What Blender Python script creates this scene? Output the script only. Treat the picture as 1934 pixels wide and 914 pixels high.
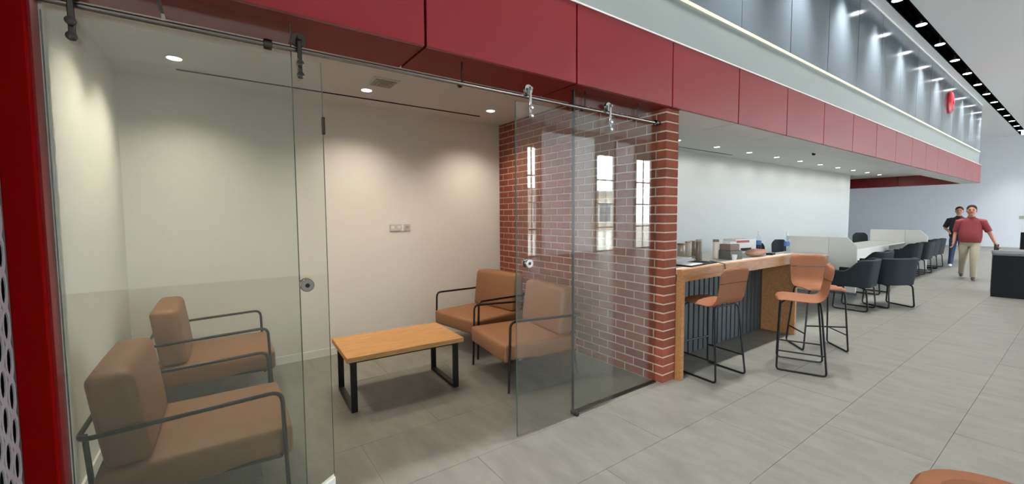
import bpy, bmesh, math, random
from math import sin, cos, pi, radians, sqrt, hypot
from mathutils import Vector, Matrix, Euler

random.seed(7)
for o in list(bpy.data.objects):
    bpy.data.objects.remove(o)
S = bpy.context.scene
C = S.collection

# ------------------------------------------------------------------ camera
CAM_H = 1.62
YAW, PITCH, ROLL = 0.61435, -0.06041, -0.006375
FPX, CYPX = 778.7, 454.31
fw = Vector((sin(YAW) * cos(PITCH), cos(YAW) * cos(PITCH), sin(PITCH)))
rt = Vector((cos(YAW), -sin(YAW), 0))
up = rt.cross(fw)
rt2 = rt * cos(ROLL) + up * sin(ROLL)
up2 = -rt * sin(ROLL) + up * cos(ROLL)
cd = bpy.data.cameras.new('camera')
cam = bpy.data.objects.new('camera', cd)
C.objects.link(cam)
cam.matrix_world = Matrix(((rt2.x, up2.x, -fw.x, 0), (rt2.y, up2.y, -fw.y, 0), (rt2.z, up2.z, -fw.z, CAM_H), (0, 0, 0, 1)))
cd.sensor_fit = 'HORIZONTAL'
cd.sensor_width = 36
cd.lens = FPX / 1934 * 36
cd.shift_y = -(457 - CYPX) / 1934
cd.clip_start = 0.05
cd.clip_end = 200
S.camera = cam

# ------------------------------------------------------------------ sky, exposure
W = bpy.data.worlds.new('sky')
S.world = W
W.use_nodes = True
wb = W.node_tree.nodes['Background']
wb.inputs['Color'].default_value = (0.86, 0.93, 1.0, 1)
wb.inputs['Strength'].default_value = 19.0
S.view_settings.view_transform = 'Standard'
S.view_settings.look = 'None'
S.view_settings.gamma = 1
S.view_settings.use_curve_mapping = False
S.view_settings.exposure = 0.0
try:
    S.cycles.use_denoising = True
    S.cycles.max_bounces = 10
    S.cycles.diffuse_bounces = 5
    S.cycles.transparent_max_bounces = 16
    S.cycles.sample_clamp_indirect = 6
    S.cycles.caustics_reflective = False
    S.cycles.caustics_refractive = False
except Exception:
    pass
ROOM_W, COUNTER_W, HALL_W = 88.0, 15.0, 500.0      # watts of the lamps (used in their builders)

# ------------------------------------------------------------------ helpers
def lin(r, g, b):
    f = lambda c: (c / 255 / 12.92) if c / 255 <= 0.04045 else ((c / 255 + 0.055) / 1.055) ** 2.4
    return (f(r), f(g), f(b), 1)

MATS = {}
def mat(name, col, rough=0.5, metal=0.0, spec=0.5, var=0.0, vscale=6.0, stretch=(1, 1, 1), bump=0.0, bscale=40.0, rnd=0.0, emit=None, estr=0.0, coat=0.0, world=False):
    if name in MATS:
        return MATS[name]
    m = bpy.data.materials.new(name)
    m.use_nodes = True
    nt = m.node_tree
    N, L = nt.nodes, nt.links
    b = N['Principled BSDF']
    col = tuple(col) if len(col) == 4 else tuple(col) + (1,)
    b.inputs['Base Color'].default_value = col
    b.inputs['Roughness'].default_value = rough
    b.inputs['Metallic'].default_value = metal
    b.inputs['Specular IOR Level'].default_value = spec
    b.inputs['Coat Weight'].default_value = coat
    b.inputs['Coat Roughness'].default_value = 0.15
    if emit:
        b.inputs['Emission Color'].default_value = emit
        b.inputs['Emission Strength'].default_value = estr
    if var or bump or rnd:
        if world:
            tc = N.new('ShaderNodeNewGeometry'); src = tc.outputs['Position']
        else:
            tc = N.new('ShaderNodeTexCoord'); src = tc.outputs['Object']
        mp = N.new('ShaderNodeMapping')
        mp.inputs['Scale'].default_value = stretch
        L.new(src, mp.inputs['Vector'])
        no = N.new('ShaderNodeTexNoise')
        no.inputs['Scale'].default_value = vscale
        no.inputs['Detail'].default_value = 6
        no.inputs['Roughness'].default_value = 0.6
        L.new(mp.outputs[0], no.inputs['Vector'])
        val = no.outputs['Fac']
        hs = N.new('ShaderNodeHueSaturation')
        hs.inputs['Color'].default_value = col
        mr = N.new('ShaderNodeMapRange')
        mr.inputs['From Min'].default_value = 0.25
        mr.inputs['From Max'].default_value = 0.75
        mr.inputs['To Min'].default_value = 1 - var
        mr.inputs['To Max'].default_value = 1 + var
        L.new(val, mr.inputs['Value'])
        out = mr.outputs[0]
        if rnd:
            oi = N.new('ShaderNodeObjectInfo')
            m2 = N.new('ShaderNodeMapRange')
            m2.inputs['To Min'].default_value = 1 - rnd
            m2.inputs['To Max'].default_value = 1 + rnd
            L.new(oi.outputs['Random'], m2.inputs['Value'])
            mu = N.new('ShaderNodeMath'); mu.operation = 'MULTIPLY'
            L.new(out, mu.inputs[0]); L.new(m2.outputs[0], mu.inputs[1])
            out = mu.outputs[0]
        L.new(out, hs.inputs['Value'])
        L.new(hs.outputs['Color'], b.inputs['Base Color'])
        if bump:
            n2 = N.new('ShaderNodeTexNoise')
            n2.inputs['Scale'].default_value = bscale
            n2.inputs['Detail'].default_value = 4
            L.new(mp.outputs[0], n2.inputs['Vector'])
            bp = N.new('ShaderNodeBump')
            bp.inputs['Strength'].default_value = bump
            bp.inputs['Distance'].default_value = 0.01
            L.new(n2.outputs['Fac'], bp.inputs['Height'])
            L.new(bp.outputs[0], b.inputs['Normal'])
    MATS[name] = m
    return m

def glass_mat(name, tint, ior):
    m = bpy.data.materials.new(name)
    m.use_nodes = True
    nt = m.node_tree
    N, L = nt.nodes, nt.links
    for n in list(N):
        N.remove(n)
    out = N.new('ShaderNodeOutputMaterial')
    tr = N.new('ShaderNodeBsdfTransparent'); tr.inputs['Color'].default_value = tint
    gl = N.new('ShaderNodeBsdfGlossy'); gl.inputs['Roughness'].default_value = 0.0
    lw = N.new('ShaderNodeLayerWeight'); lw.inputs['Blend'].default_value = 0.5
    f0 = ((ior - 1) / (ior + 1)) ** 2          # Schlick reflectance, the same from both sides
    pw = N.new('ShaderNodeMath'); pw.operation = 'POWER'; pw.inputs[1].default_value = 5
    L.new(lw.outputs['Facing'], pw.inputs[0])
    ma = N.new('ShaderNodeMath'); ma.operation = 'MULTIPLY_ADD'
    ma.inputs[1].default_value = 1 - f0; ma.inputs[2].default_value = f0
    L.new(pw.outputs[0], ma.inputs[0])
    mx = N.new('ShaderNodeMixShader')
    L.new(ma.outputs[0], mx.inputs['Fac']); L.new(tr.outputs[0], mx.inputs[1]); L.new(gl.outputs[0], mx.inputs[2])
    L.new(mx.outputs[0], out.inputs['Surface'])
    MATS[name] = m
    return m

def wood_mat(name, c1, c2, rough, stretch, scale=5.0):
    m = bpy.data.materials.new(name)
    m.use_nodes = True
    nt = m.node_tree
    N, L = nt.nodes, nt.links
    b = N['Principled BSDF']
    b.inputs['Roughness'].default_value = rough
    tc = N.new('ShaderNodeNewGeometry')
    mp = N.new('ShaderNodeMapping'); mp.inputs['Scale'].default_value = stretch
    L.new(tc.outputs['Position'], mp.inputs['Vector'])
    no = N.new('ShaderNodeTexNoise'); no.inputs['Scale'].default_value = scale; no.inputs['Detail'].default_value = 8; no.inputs['Distortion'].default_value = 0.4
    L.new(mp.outputs[0], no.inputs['Vector'])
    cr = N.new('ShaderNodeValToRGB')
    cr.color_ramp.elements[0].position = 0.35; cr.color_ramp.elements[0].color = c1
    cr.color_ramp.elements[1].position = 0.68; cr.color_ramp.elements[1].color = c2
    L.new(no.outputs['Fac'], cr.inputs['Fac'])
    L.new(cr.outputs[0], b.inputs['Base Color'])
    MATS[name] = m
    return m

class MB:
    """collects shapes into one bmesh"""
    def __init__(s):
        s.bm = bmesh.new()
    def box(s, x0, x1, y0, y1, z0, z1, bevel=0.0, seg=2):
        t = bmesh.new()
        vs = [t.verts.new((x, y, z)) for z in (z0, z1) for y in (y0, y1) for x in (x0, x1)]
        for f in ((0, 2, 3, 1), (4, 5, 7, 6), (0, 1, 5, 4), (2, 6, 7, 3), (0, 4, 6, 2), (1, 3, 7, 5)):
            t.faces.new([vs[i] for i in f])
        if bevel:
            bmesh.ops.bevel(t, geom=t.edges[:], offset=bevel, segments=seg, profile=0.6, affect='EDGES')
        s.add(t)
        return s
    def add(s, t, M=None):
        me = bpy.data.meshes.new('tmp')
        t.to_mesh(me); t.free()
        if M is not None:
            me.transform(M)
        s.bm.from_mesh(me)
        bpy.data.meshes.remove(me)
    def prism(s, poly, axis, a, b):
        """poly: list of 2D points, extruded along axis from a to b. axis 'x': (y,z) 'y': (x,z) 'z': (x,y)"""
        def P(p, t):
            return {'x': (t, p[0], p[1]), 'y': (p[0], t, p[1]), 'z': (p[0], p[1], t)}[axis]
        A = [s.bm.verts.new(P(p, a)) for p in poly]
        B = [s.bm.verts.new(P(p, b)) for p in poly]
        n = len(poly)
        s.bm.faces.new(A[::-1]); s.bm.faces.new(B)
        for i in range(n):
            s.bm.faces.new((A[i], A[(i + 1) % n], B[(i + 1) % n], B[i]))
        return s
    def tube(s, pts, r, fillet=0.0, n=8, closed=False, fs=5):
        pts = [Vector(p) for p in pts]
        if fillet:
            q = []
            N_ = len(pts)
            for i, p in enumerate(pts):
                if not closed and i in (0, N_ - 1):
                    q.append(p); continue
                a, c = pts[(i - 1) % N_], pts[(i + 1) % N_]
                da, dc = (a - p), (c - p)
                f = min(fillet, da.length * 0.48, dc.length * 0.48)
                p0, p1 = p + da.normalized() * f, p + dc.normalized() * f
                for k in range(fs + 1):
                    t = k / fs
                    q.append(p0 * (1 - t) ** 2 + p * 2 * t * (1 - t) + p1 * t * t)
            pts = q
        N_ = len(pts)
        rings = []
        nrm = None
        for i, p in enumerate(pts):
            a = pts[(i - 1) % N_] if (closed or i) else p
            c = pts[(i + 1) % N_] if (closed or i < N_ - 1) else p
            t = (c - a).normalized()
            if nrm is None:
                nrm = t.orthogonal().normalized()
            nrm = (nrm - t * nrm.dot(t)).normalized()
            bn = t.cross(nrm)
            rr = r[i] if isinstance(r, (list, tuple)) else r
            rings.append([s.bm.verts.new(p + (nrm * cos(2 * pi * k / n) + bn * sin(2 * pi * k / n)) * rr) for k in range(n)])
        for i in range(N_ if closed else N_ - 1):
            A, B = rings[i], rings[(i + 1) % N_]
            for k in range(n):
                s.bm.faces.new((A[k], A[(k + 1) % n], B[(k + 1) % n], B[k]))
        if not closed:
            s.bm.faces.new(rings[0][::-1]); s.bm.faces.new(rings[-1])
        return s
    def lathe(s, prof, loc=(0, 0, 0), axis='z', n=20):
        """prof: list of (radius, height)"""
        rings = []
        L = Vector(loc)
        for r, h in prof:
            ring = []
            for k in range(n):
                a = 2 * pi * k / n
                if axis == 'z':
                    v = Vector((r * cos(a), r * sin(a), h))
                elif axis == 'y':
                    v = Vector((r * cos(a), h, r * sin(a)))
                else:
                    v = Vector((h, r * cos(a), r * sin(a)))
                ring.append(s.bm.verts.new(L + v))
            rings.append(ring)
        for A, B in zip(rings, rings[1:]):
            for k in range(n):
                s.bm.faces.new((A[k], A[(k + 1) % n], B[(k + 1) % n], B[k]))
        s.bm.faces.new(rings[0][::-1]); s.bm.faces.new(rings[-1])
        return s
    def grid(s, rows, flip=False, closed_u=False):
        R = [[s.bm.verts.new(p) for p in row] for row in rows]
        for i in range(len(R) - 1):
            m = len(R[i])
            for j in range(m if closed_u else m - 1):
                s.bm.faces.new((R[i][j], R[i][(j + 1) % m], R[i + 1][(j + 1) % m], R[i + 1][j]))
        return R
    def mesh(s, name, smooth=False):
        bmesh.ops.recalc_face_normals(s.bm, faces=s.bm.faces[:])
        me = bpy.data.meshes.new(name)
        s.bm.to_mesh(me); s.bm.free()
        if smooth:
            for p in me.polygons:
                p.use_smooth = True
            try:
                me.set_sharp_from_angle(angle=radians(40))
            except Exception:
                pass
        return me
    def build(s, name, m, parent=None, smooth=False):
        me = s.mesh(name, smooth)
        me.materials.append(MATS[m] if isinstance(m, str) else m)
        return link(name, me, parent)

def link(name, me, parent=None):
    o = bpy.data.objects.new(name, me)
    C.objects.link(o)
    if parent is not None:
        o.parent = parent
    return o

def tag(o, label=None, cat=None, group=None, kind=None):
    if label: o['label'] = label
    if cat: o['category'] = cat
    if group: o['group'] = group
    if kind: o['kind'] = kind
    return o

def thing(name, label, cat, loc=(0, 0, 0), rz=0.0, group=None):
    o = bpy.data.objects.new(name, None)
    C.objects.link(o)
    o.empty_display_size = 0.1
    o.location = loc
    o.rotation_euler = (0, 0, rz)
    return tag(o, label, cat, group)

def struct(o, label, cat):
    return tag(o, label, cat, kind='structure')

def copy_tree(o, parent=None):
    c = o.copy()
    C.objects.link(c)
    c.parent = parent
    for ch in o.children:
        copy_tree(ch, c)
    return c

ORD = ['first', 'second', 'third', 'fourth', 'fifth', 'sixth', 'seventh', 'eighth', 'ninth', 'tenth', 'eleventh', 'twelfth', 'thirteenth', 'fourteenth', 'fifteenth', 'sixteenth', 'seventeenth', 'eighteenth', 'nineteenth', 'twentieth']

def project(P):
    v = Vector(P) - Vector((0, 0, CAM_H))
    z = v.dot(fw)
    if z <= 0.05:
        return None
    return (967 + FPX * v.dot(rt2) / z, CYPX - FPX * v.dot(up2) / z, z)

# ------------------------------------------------------------------ materials
mat('wall_white', lin(236, 233, 228), 0.75, var=0.012, vscale=3)
mat('wall_counter', lin(216, 221, 221), 0.7, var=0.01, vscale=3)
mat('wall_grey', lin(224, 229, 237), 0.8, var=0.012, vscale=2)
mat('ceil_white', lin(242, 242, 240), 0.85)
mat('hall_ceiling', lin(244, 247, 251), 0.85)
mat('tile', lin(117, 116, 110), 0.42, spec=0.4, var=0.2, vscale=3.4, stretch=(2.2, 0.75, 1), bump=0.05, bscale=30, rnd=0.025, world=True)
mat('grout', lin(104, 103, 98), 0.9)
mat('fascia_red', (0.235, 0.005, 0.011), 0.36, spec=0.5, coat=0.2)
mat('post_red', (0.25, 0.0005, 0.001), 0.5, spec=0.05)
mat('soffit_red', (0.22, 0.02, 0.018), 0.45, spec=0.1)
mat('soffit_grey', lin(236, 236, 237), 0.5)
mat('gap_dark', (0.006, 0.006, 0.007), 0.9, spec=0.03)
mat('upper_panel', lin(116, 128, 138), 0.17, metal=0.25, spec=0.6)
mat('band_white', lin(142, 150, 149), 0.5)
mat('led', (.12, .12, .11), 0.5, emit=lin(255, 248, 214), estr=1.05)
mat('lamp_lens', (1, 1, 1), 0.4, emit=(1.0, 0.95, 0.88, 1), estr=9)
mat('lamp_cool', (1, 1, 1), 0.4, emit=(0.97, 0.98, 1.0, 1), estr=9)
mat('white_plastic', lin(235, 235, 232), 0.4)
mat('black_metal', (0.008, 0.008, 0.009), 0.4, metal=0.3)
mat('steel', (0.55, 0.55, 0.55), 0.18, metal=1.0)
mat('dark_steel', (0.10, 0.09, 0.085), 0.25, metal=1.0)
mat('screen_metal', (0.62, 0.62, 0.66), 0.4, metal=0.4)
mat('gasket', (0.012, 0.012, 0.012), 0.4)
mat('brick', (0.225, 0.053, 0.026), 0.85, var=0.22, vscale=14, bump=0.4, bscale=60, rnd=0.16, world=True)
mat('mortar', lin(206, 186, 168), 0.95, var=0.08, vscale=30)
mat('leather', (0.25, 0.112, 0.047), 0.5, var=0.05, vscale=60, bump=0.08, bscale=200)
mat('stool_leather', (0.25, 0.10, 0.048), 0.65, spec=0.25, var=0.04, vscale=50, bump=0.05, bscale=200)
wood_mat('table_wood', lin(170, 122, 74), lin(194, 148, 92), 0.45, (1.2, 14, 14))
wood_mat('counter_wood', lin(150, 104, 62), lin(174, 126, 80), 0.42, (1.5, 10, 10))
mat('worktop', lin(206, 200, 190), 0.3, var=0.03)
mat('slat_grey', lin(60, 68, 71), 0.55)
mat('slat_back', lin(24, 28, 32), 0.8)
mat('desk_white', lin(228, 227, 220), 0.45)
mat('chair_dark', lin(30, 38, 44), 0.75, spec=0.3, var=0.05, vscale=40)
mat('desk_black', (0.004, 0.005, 0.008), 0.6, spec=0.2)
glass_mat('door_glass', (0.95, 0.975, 0.955, 1), 1.72)
glass_mat('window_glass', (0.98, 0.99, 0.99, 1), 1.45)
bm_ = bpy.data.materials.new('blind_cloth'); bm_.use_nodes = True; MATS['blind_cloth'] = bm_
_n = bm_.node_tree.nodes; _n.remove(_n['Principled BSDF'])
_d = _n.new('ShaderNodeBsdfDiffuse'); _d.inputs['Color'].default_value = (.55, .55, .55, 1)
_t = _n.new('ShaderNodeBsdfTranslucent'); _t.inputs['Color'].default_value = (.34, .34, .35, 1)
_a = _n.new('ShaderNodeAddShader')
bm_.node_tree.links.new(_d.outputs[0], _a.inputs[0]); bm_.node_tree.links.new(_t.outputs[0], _a.inputs[1])
bm_.node_tree.links.new(_a.outputs[0], _n['Material Output'].inputs['Surface'])
mat('skin', lin(176, 124, 98), 0.55)
mat('hair', (0.02, 0.016, 0.014), 0.8, spec=0.2)
mat('polo_red', (0.24, 0.035, 0.042), 0.85)
mat('shirt_black', (0.018, 0.018, 0.022), 0.85)
mat('khaki', lin(158, 150, 132), 0.85)
mat('jeans', (0.035, 0.055, 0.12), 0.85)
mat('shoe_brown', (0.05, 0.035, 0.025), 0.5)
mat('shoe_white', lin(225, 225, 225), 0.5)

# ------------------------------------------------------------------ room constants
GY = 2.36            # sliding leaf plane
RY = 5.12            # back wall
CZ = 2.94            # room ceiling
SZ = 2.60            # soffit height
FY = 2.28            # fascia front
HZ = 5.15            # hall ceiling
XE = 20.6            # end of the fascia
LX = -0.72           # left wall of the glass room
BX0, BX1 = 3.39, 3.585   # brick wall

# ------------------------------------------------------------------ floor with tiles
fl = MB().box(-10.2, 30.4, -8.2, 12.4, -0.2, -0.004).build('floor', 'grout')
struct(fl, 'grey stone-look tiled floor of the hall and glass room', 'floor')
TL, TW = 1.2, 0.6
cells = []
j = 0
y = 2.335 - TW * 17
while y < 12.2:
    off = (0.45 if int(round((y - 2.335) / TW)) % 2 else -0.15)
    x = -9.9 + off
    while x < 29.9:
        cells.append((x + TL / 2, y + TW / 2))
        x += TL
    y += TW
tile_me = MB().box(-TL / 2 + 0.0013, TL / 2 - 0.0013, -TW / 2 + 0.0013, TW / 2 - 0.0013, -0.004, 0.0).mesh('tile')
tile_me.materials.append(MATS['tile'])
def tile_key(c):
    best = 1e9
    for dx in (-.5, 0, .5):
        for dy in (-.5, 0, .5):
            p = project((c[0] + dx * TL, c[1] + dy * TW, 0))
            if p and -5 < p[0] < 1939 and p[1] < 920:
                best = min(best, p[2])
    if c[1] > RY or (BX1 < c[0] < 18 and c[1] > 3.2):
        best += 50
    return best
cells.sort(key=tile_key)
for c in cells[:300]:
    o = link('tile', tile_me, fl)
    o.location = (c[0], c[1], 0)
rest = MB()
for c in cells[300:]:
    rest.box(c[0] - TL / 2 + .002, c[0] + TL / 2 - .002, c[1] - TW / 2 + .002, c[1] + TW / 2 - .002, -0.004, 0)
tag(rest.build('far_tiles', 'tile', fl), kind='stuff')

# ------------------------------------------------------------------ hall shell
struct(MB().box(29.95, 30.2, -8.1, 12.3, 0, HZ).build('wall_far', 'wall_grey'), 'pale blue-grey end wall of the hall behind the walking men', 'wall')
rw = MB().box(-10.1, -9.9, 2.4, 12.3, 0, HZ)
RWIN = [(-7.4, -5.2), (-4.8, -2.6), (-2.2, 0.0)]
ys = -8.1
for a, b in RWIN:
    rw.box(-10.1, -9.9, ys, a, 0, HZ).box(-10.1, -9.9, a, b, 4.3, HZ)
    ys = b
rw.box(-10.1, -9.9, ys, 2.4, 0, HZ)
struct(rw.build('wall_rear', 'wall_white'), 'white wall closing the hall behind the camera', 'wall')
struct(MB().box(-10, 30.1, 12.1, 12.3, 0, HZ).build('wall_backmost', 'wall_grey'), 'grey wall deep behind the counter wall', 'wall')
ce = MB()
ce.box(-10, 30.1, -8.1, 1.98, HZ, HZ + .12)
ce.box(-10, 30.1, 2.165, 12.3, HZ, HZ + .12)
struct(ce.build('ceiling', 'hall_ceiling'), 'high pale grey ceiling of the hall', 'ceiling')
tr = bpy.data.objects['ceiling']
MB().box(-10, 30, 1.96, 1.98, HZ - 0.002, HZ + .25).build('slot_side', 'gap_dark', tr)
MB().box(-10, 30, 2.165, 2.185, HZ - 0.002, HZ + .25).build('slot_side', 'gap_dark', tr)
MB().box(-10, 30, 1.96, 2.185, HZ + .25, HZ + .27).build('slot_top', 'gap_dark', tr)

# opposite wall with tall windows (seen mirrored in the glass)
WIN = [(7.1, 8.7), (9.65, 10.15), (13.55, 14.65), (16.25, 17.5), (18.2, 20.4), (20.8, 23.0), (23.4, 25.6), (26.0, 28.2)]
ADDED_BLIND = [(10.35, 13.35), (14.8, 16.1)]  # blinds added so their glow lays a pale veil on the glass
ow = MB()
xs = -10.0
for a, b in sorted(WIN + ADDED_BLIND):
    ow.box(xs, a, -8.1, -7.9, 0, HZ)
    ow.box(a, b, -8.1, -7.9, 4.3 if (a, b) in WIN else 5.0, HZ)
    xs = b
ow.box(xs, 30, -8.1, -7.9, 0, HZ)
struct(ow.build('wall_opposite', 'wall_white'), 'white wall with tall windows behind the camera, mirrored in the glass', 'wall')
def tall_window(n, loc, rz, width, label):
    w = bpy.data.objects.new('window_%d' % n, None)
    C.objects.link(w)
    w.location = loc
    w.rotation_euler = (0, 0, rz)
    struct(w, label, 'window')
    h = width / 2
    f = MB()
    for x0, x1 in ((-h, -h + .05), (h - .05, h)):
        f.box(x0, x1, -.04, .04, 0, 4.3)
    for z in (0, 1.05, 2.1, 3.15, 4.25):
        f.box(-h + .05, h - .05, -.035, .035, z, z + .05)
    f.box(-.02, .02, -.03, .03, .05, 4.25)
    f.build('window_frame', 'white_plastic', w)
    MB().box(-h + .05, h - .05, -.006, .006, .05, 4.25).build('pane', 'window_glass', w)
    ld = bpy.data.lights.new('window_portal', 'AREA')
    ld.shape = 'RECTANGLE'; ld.size = width; ld.size_y = 4.3
    ld.cycles.is_portal = True
    lo = bpy.data.objects.new('window_portal', ld)
    C.objects.link(lo)
    lo.parent = w
    lo.location = (0, -0.13, 2.15)
    lo.rotation_euler = (radians(90), 0, 0)     # -Z of the lamp points to local +Y, into the hall
for i, (a, b) in enumerate(WIN):
    tall_window(i + 3, ((a + b) / 2, -8.0, 0), 0, b - a, 'tall daylight window behind the camera, %s of its row' % ORD[i])
for i, (a, b) in enumerate(RWIN):
    tall_window(i + 3 + len(WIN), (-10.0, (a + b) / 2, 0), radians(-90), b - a, 'tall entrance window at the near end of the hall, %s of three' % ORD[i])
for i, (a, b) in enumerate(ADDED_BLIND):
    bo = thing('roller_blind', ['wide white roller blind glowing with daylight behind the camera', 'narrow white roller blind between two tall windows behind the camera'][i], 'blind', ((a + b) / 2, -8.0, 0))
    MB().box((a - b) / 2 + .01, (b - a) / 2 - .01, -.004, .004, .03, 4.93).build('fabric', 'blind_cloth', bo)
    MB().box((a - b) / 2 + .01, (b - a) / 2 - .01, -.05, .05, 4.93, 4.998).build('cassette', 'white_plastic', bo)
    MB().box((a - b) / 2 + .01, (b - a) / 2 - .01, -.012, .012, .01, .03).build('bottom_bar', 'white_plastic', bo)
struct(MB().box(-40, 70, -60, -8.2, -.3, -.1).box(-40, -10.2, -8.2, 20, -.3, -.1).build('ground', mat('outdoor_ground', lin(190, 185, 175), 0.9)), 'pale paved ground outside the windows', 'ground')

ob = thing('street_building', 'pale office block across the street, mirrored faintly in the glass', 'building', (21, -26, -.1))
MB().box(-16, 16, -6, 0, 0, 3.9).build('wall', mat('stone_beige', lin(150, 140, 128), .85), ob)
MB().box(-16.2, 16.2, -6.2, .2, 3.9, 4.3).build('cornice', mat('cornice_grey', lin(120, 116, 112), .8), ob)
for k in range(10):
    fr_ = MB().box(-15 + 3 * k, -13 + 3 * k, 0, .06, .9, 3.1).build('window', 'white_plastic', ob)
    MB().box(-14.9 + 3 * k, -13.1 + 3 * k, .06, .07, 1.0, 3.0).build('pane', mat('dark_pane', (.03, .04, .05), .1), fr_)

# ------------------------------------------------------------------ glass room shell
struct(MB().box(LX, BX0 - .0, RY, RY + .12, 0, CZ + .1).build('wall_back', 'wall_white'), 'cream back wall of the glass meeting room', 'wall')
struct(MB().box(LX - .1, LX, 2.30, RY + .12, 0, CZ + .1).build('wall_left', 'wall_white'), 'white left side wall of the glass room', 'wall')
struct(MB().box(LX, BX0, RY - .014, RY, 0, .085).box(LX, LX + .014, 2.45, RY - .014, 0, .085).build('baseboard_back', 'white_plastic'), 'low white skirting board around the glass room', 'baseboard')
struct(MB().box(LX - .1, BX1, 2.70, RY + .12, CZ, CZ + .1).build('ceiling_room', 'ceil_white'), 'white ceiling of the glass room', 'ceiling')
struct(MB().box(BX1, 18.35, RY, RY + .12, 0, 3.1).build('wall_counter', 'wall_counter'), 'long white wall behind the bar counter and white desks', 'wall')
struct(MB().box(BX1, XE, 2.70, 12.1, 2.97, 3.07).build('ceiling_counter', 'ceil_white'), 'white lowered ceiling above the bar counter', 'ceiling')
MB_slot = MB().box(-.27, 2.87, 4.775, 4.805, CZ - .004, CZ + .0).build('air_slot', 'gap_dark')
tag(MB_slot, 'thin dark linear air slot in the glass room ceiling', 'air slot')
sl = MB().box(4.2, 9.6, 4.86, 4.885, 2.966, 2.97).build('air_slot', 'gap_dark')
tag(sl, 'thin dark linear air slot near the wall above the counter', 'air slot')

# ------------------------------------------------------------------ brick wall
bw = MB().box(BX0 + .006, BX1 - .004, FY + .05, RY + .1, 0, CZ + .1).build('wall_right', 'mortar')
struct(bw, 'red brick wall and pillar between the glass room and the bar counter', 'wall')
CH, BL, J = 0.0855, 0.235, 0.013
Y0 = FY + .044
bricks = []       # (x0,x1,y0,y1,z0,z1)
nz = 0
z = 0.006
while z < CZ - 0.02:
    z1 = min(z + CH - J, CZ - .004)
    corner = 0.215 if nz % 2 == 0 else 0.105
    bricks.append((BX0, BX1, Y0, Y0 + corner, z, z1, True))
    yy = Y0 + corner + J
    while yy < RY - .02:
        y1 = min(yy + BL - J, RY - .001)
        if y1 - yy > .02:
            bricks.append((BX0, BX0 + .05, yy, y1, z, z1, False))
        yy = y1 + J
    z += CH
    nz += 1
bricks.sort(key=lambda b: (b[2] + b[3]) / 2 + (0 if b[5] < SZ + .1 else 2))
cache = {}
def brick_mesh(dx, dy, dz):
    k = (round(dx, 3), round(dy, 3), round(dz, 3))
    if k not in cache:
        me = MB().box(0, dx, 0, dy, 0, dz, bevel=0.004, seg=1).mesh('brick')
        me.materials.append(MATS['brick'])
        cache[k] = me
    return cache[k]
for b in bricks[:300]:
    o = link('brick', brick_mesh(b[1] - b[0], b[3] - b[2], b[5] - b[4]), bw)
    o.location = (b[0] + random.uniform(-.0015, .0015), b[2], b[4])
rb = MB()
for b in bricks[300:]:
    d = random.uniform(-.0015, .0015)
    rb.box(b[0] + d, b[1], b[2], b[3], b[4], b[5], bevel=.004, seg=1)
tag(rb.build('rear_bricks', 'brick', bw), kind='stuff')

# ------------------------------------------------------------------ fascia, soffit, band, upper wall
tb = MB().box(-1.4, XE - .02, FY + .03, FY + .05, SZ + .03, 3.17).build('trim_1', 'gap_dark')
struct(tb, 'long red panelled fascia band above the glass room and counter', 'fascia')
edges = [-1.4] + [1.01 + 1.2 * k for k in range(-1, 17)] + [XE]
for a, b in zip(edges, edges[1:]):
    MB().box(a + .008, b - .008, FY, FY + .03, SZ, 3.18, bevel=.002, seg=1).build('fascia_panel', 'fascia_red', tb)
sb = MB().box(-1.4, BX1, FY + .05, 2.69, SZ + .02, SZ + .04).build('trim_2', 'gap_dark')
struct(sb, 'dark red soffit under the fascia above the sliding glass', 'soffit')
for a, b in zip(edges, edges[1:]):
    if a < 3.3:
        MB().box(a + .008, b - .008, FY + .032, 2.70, SZ, SZ + .02).build('soffit_panel', 'soffit_red', sb)
MB().box(-1.4, BX1, 2.69, 2.70, SZ + .02, CZ + .05).build('upstand', 'ceil_white', sb)
sg = MB().box(BX1, XE, FY + .05, 2.69, SZ + .02, SZ + .04).build('trim_3', 'gap_dark')
struct(sg, 'pale grey soffit panels under the fascia above the counter', 'soffit')
for k, (a, b) in enumerate(zip(edges, edges[1:])):
    if b > 3.5:
        MB().box(max(a, BX1) + .008, b - .008, FY + .032, 2.70, SZ, SZ + .02).build('soffit_panel', 'soffit_grey', sg)
MB().box(BX1, XE, 2.69, 2.70, SZ + .02, 3.0).build('upstand', 'ceil_white', sg)
eb = MB().box(XE - .05, XE, FY + .05, 12.1, SZ + .02, 3.5).build('trim_4', 'gap_dark')
struct(eb, 'red end fascia turning back at the far end of the counter', 'fascia')
yy = FY + .03
while yy < 11.9:
    y1 = min(yy + 2.0, 12.1)
    MB().box(XE - .08, XE - .05, yy + .01, y1 - .01, SZ, 3.18).build('fascia_panel', 'fascia_red', eb)
    yy = y1
bd = MB().box(-1.4, XE - .02, 2.33, 2.37, 3.18, 3.64).build('trim_5', 'band_white')
struct(bd, 'white recessed band between the red fascia and the upper grey panels', 'trim')
MB().box(-1.4, XE - .01, FY - .004, 2.33, 3.18, 3.194).build('lip', 'white_plastic', bd)
tag(MB().box(-1.4, XE - .03, 2.318, 2.332, 3.612, 3.638).build('light_strip', 'led'), 'continuous warm white light strip along the top of the white band', 'light strip')
uw = MB().box(-1.4, XE, 2.366, 2.5, 3.64, HZ).build('wall_upper', 'gap_dark')
struct(uw, 'glossy blue-grey panelled upper wall above the light strip', 'wall')
x = 4.76 - 1.25 * 5
pe = [x + 1.25 * k for k in range(0, 18)] + [XE + .05]
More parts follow.
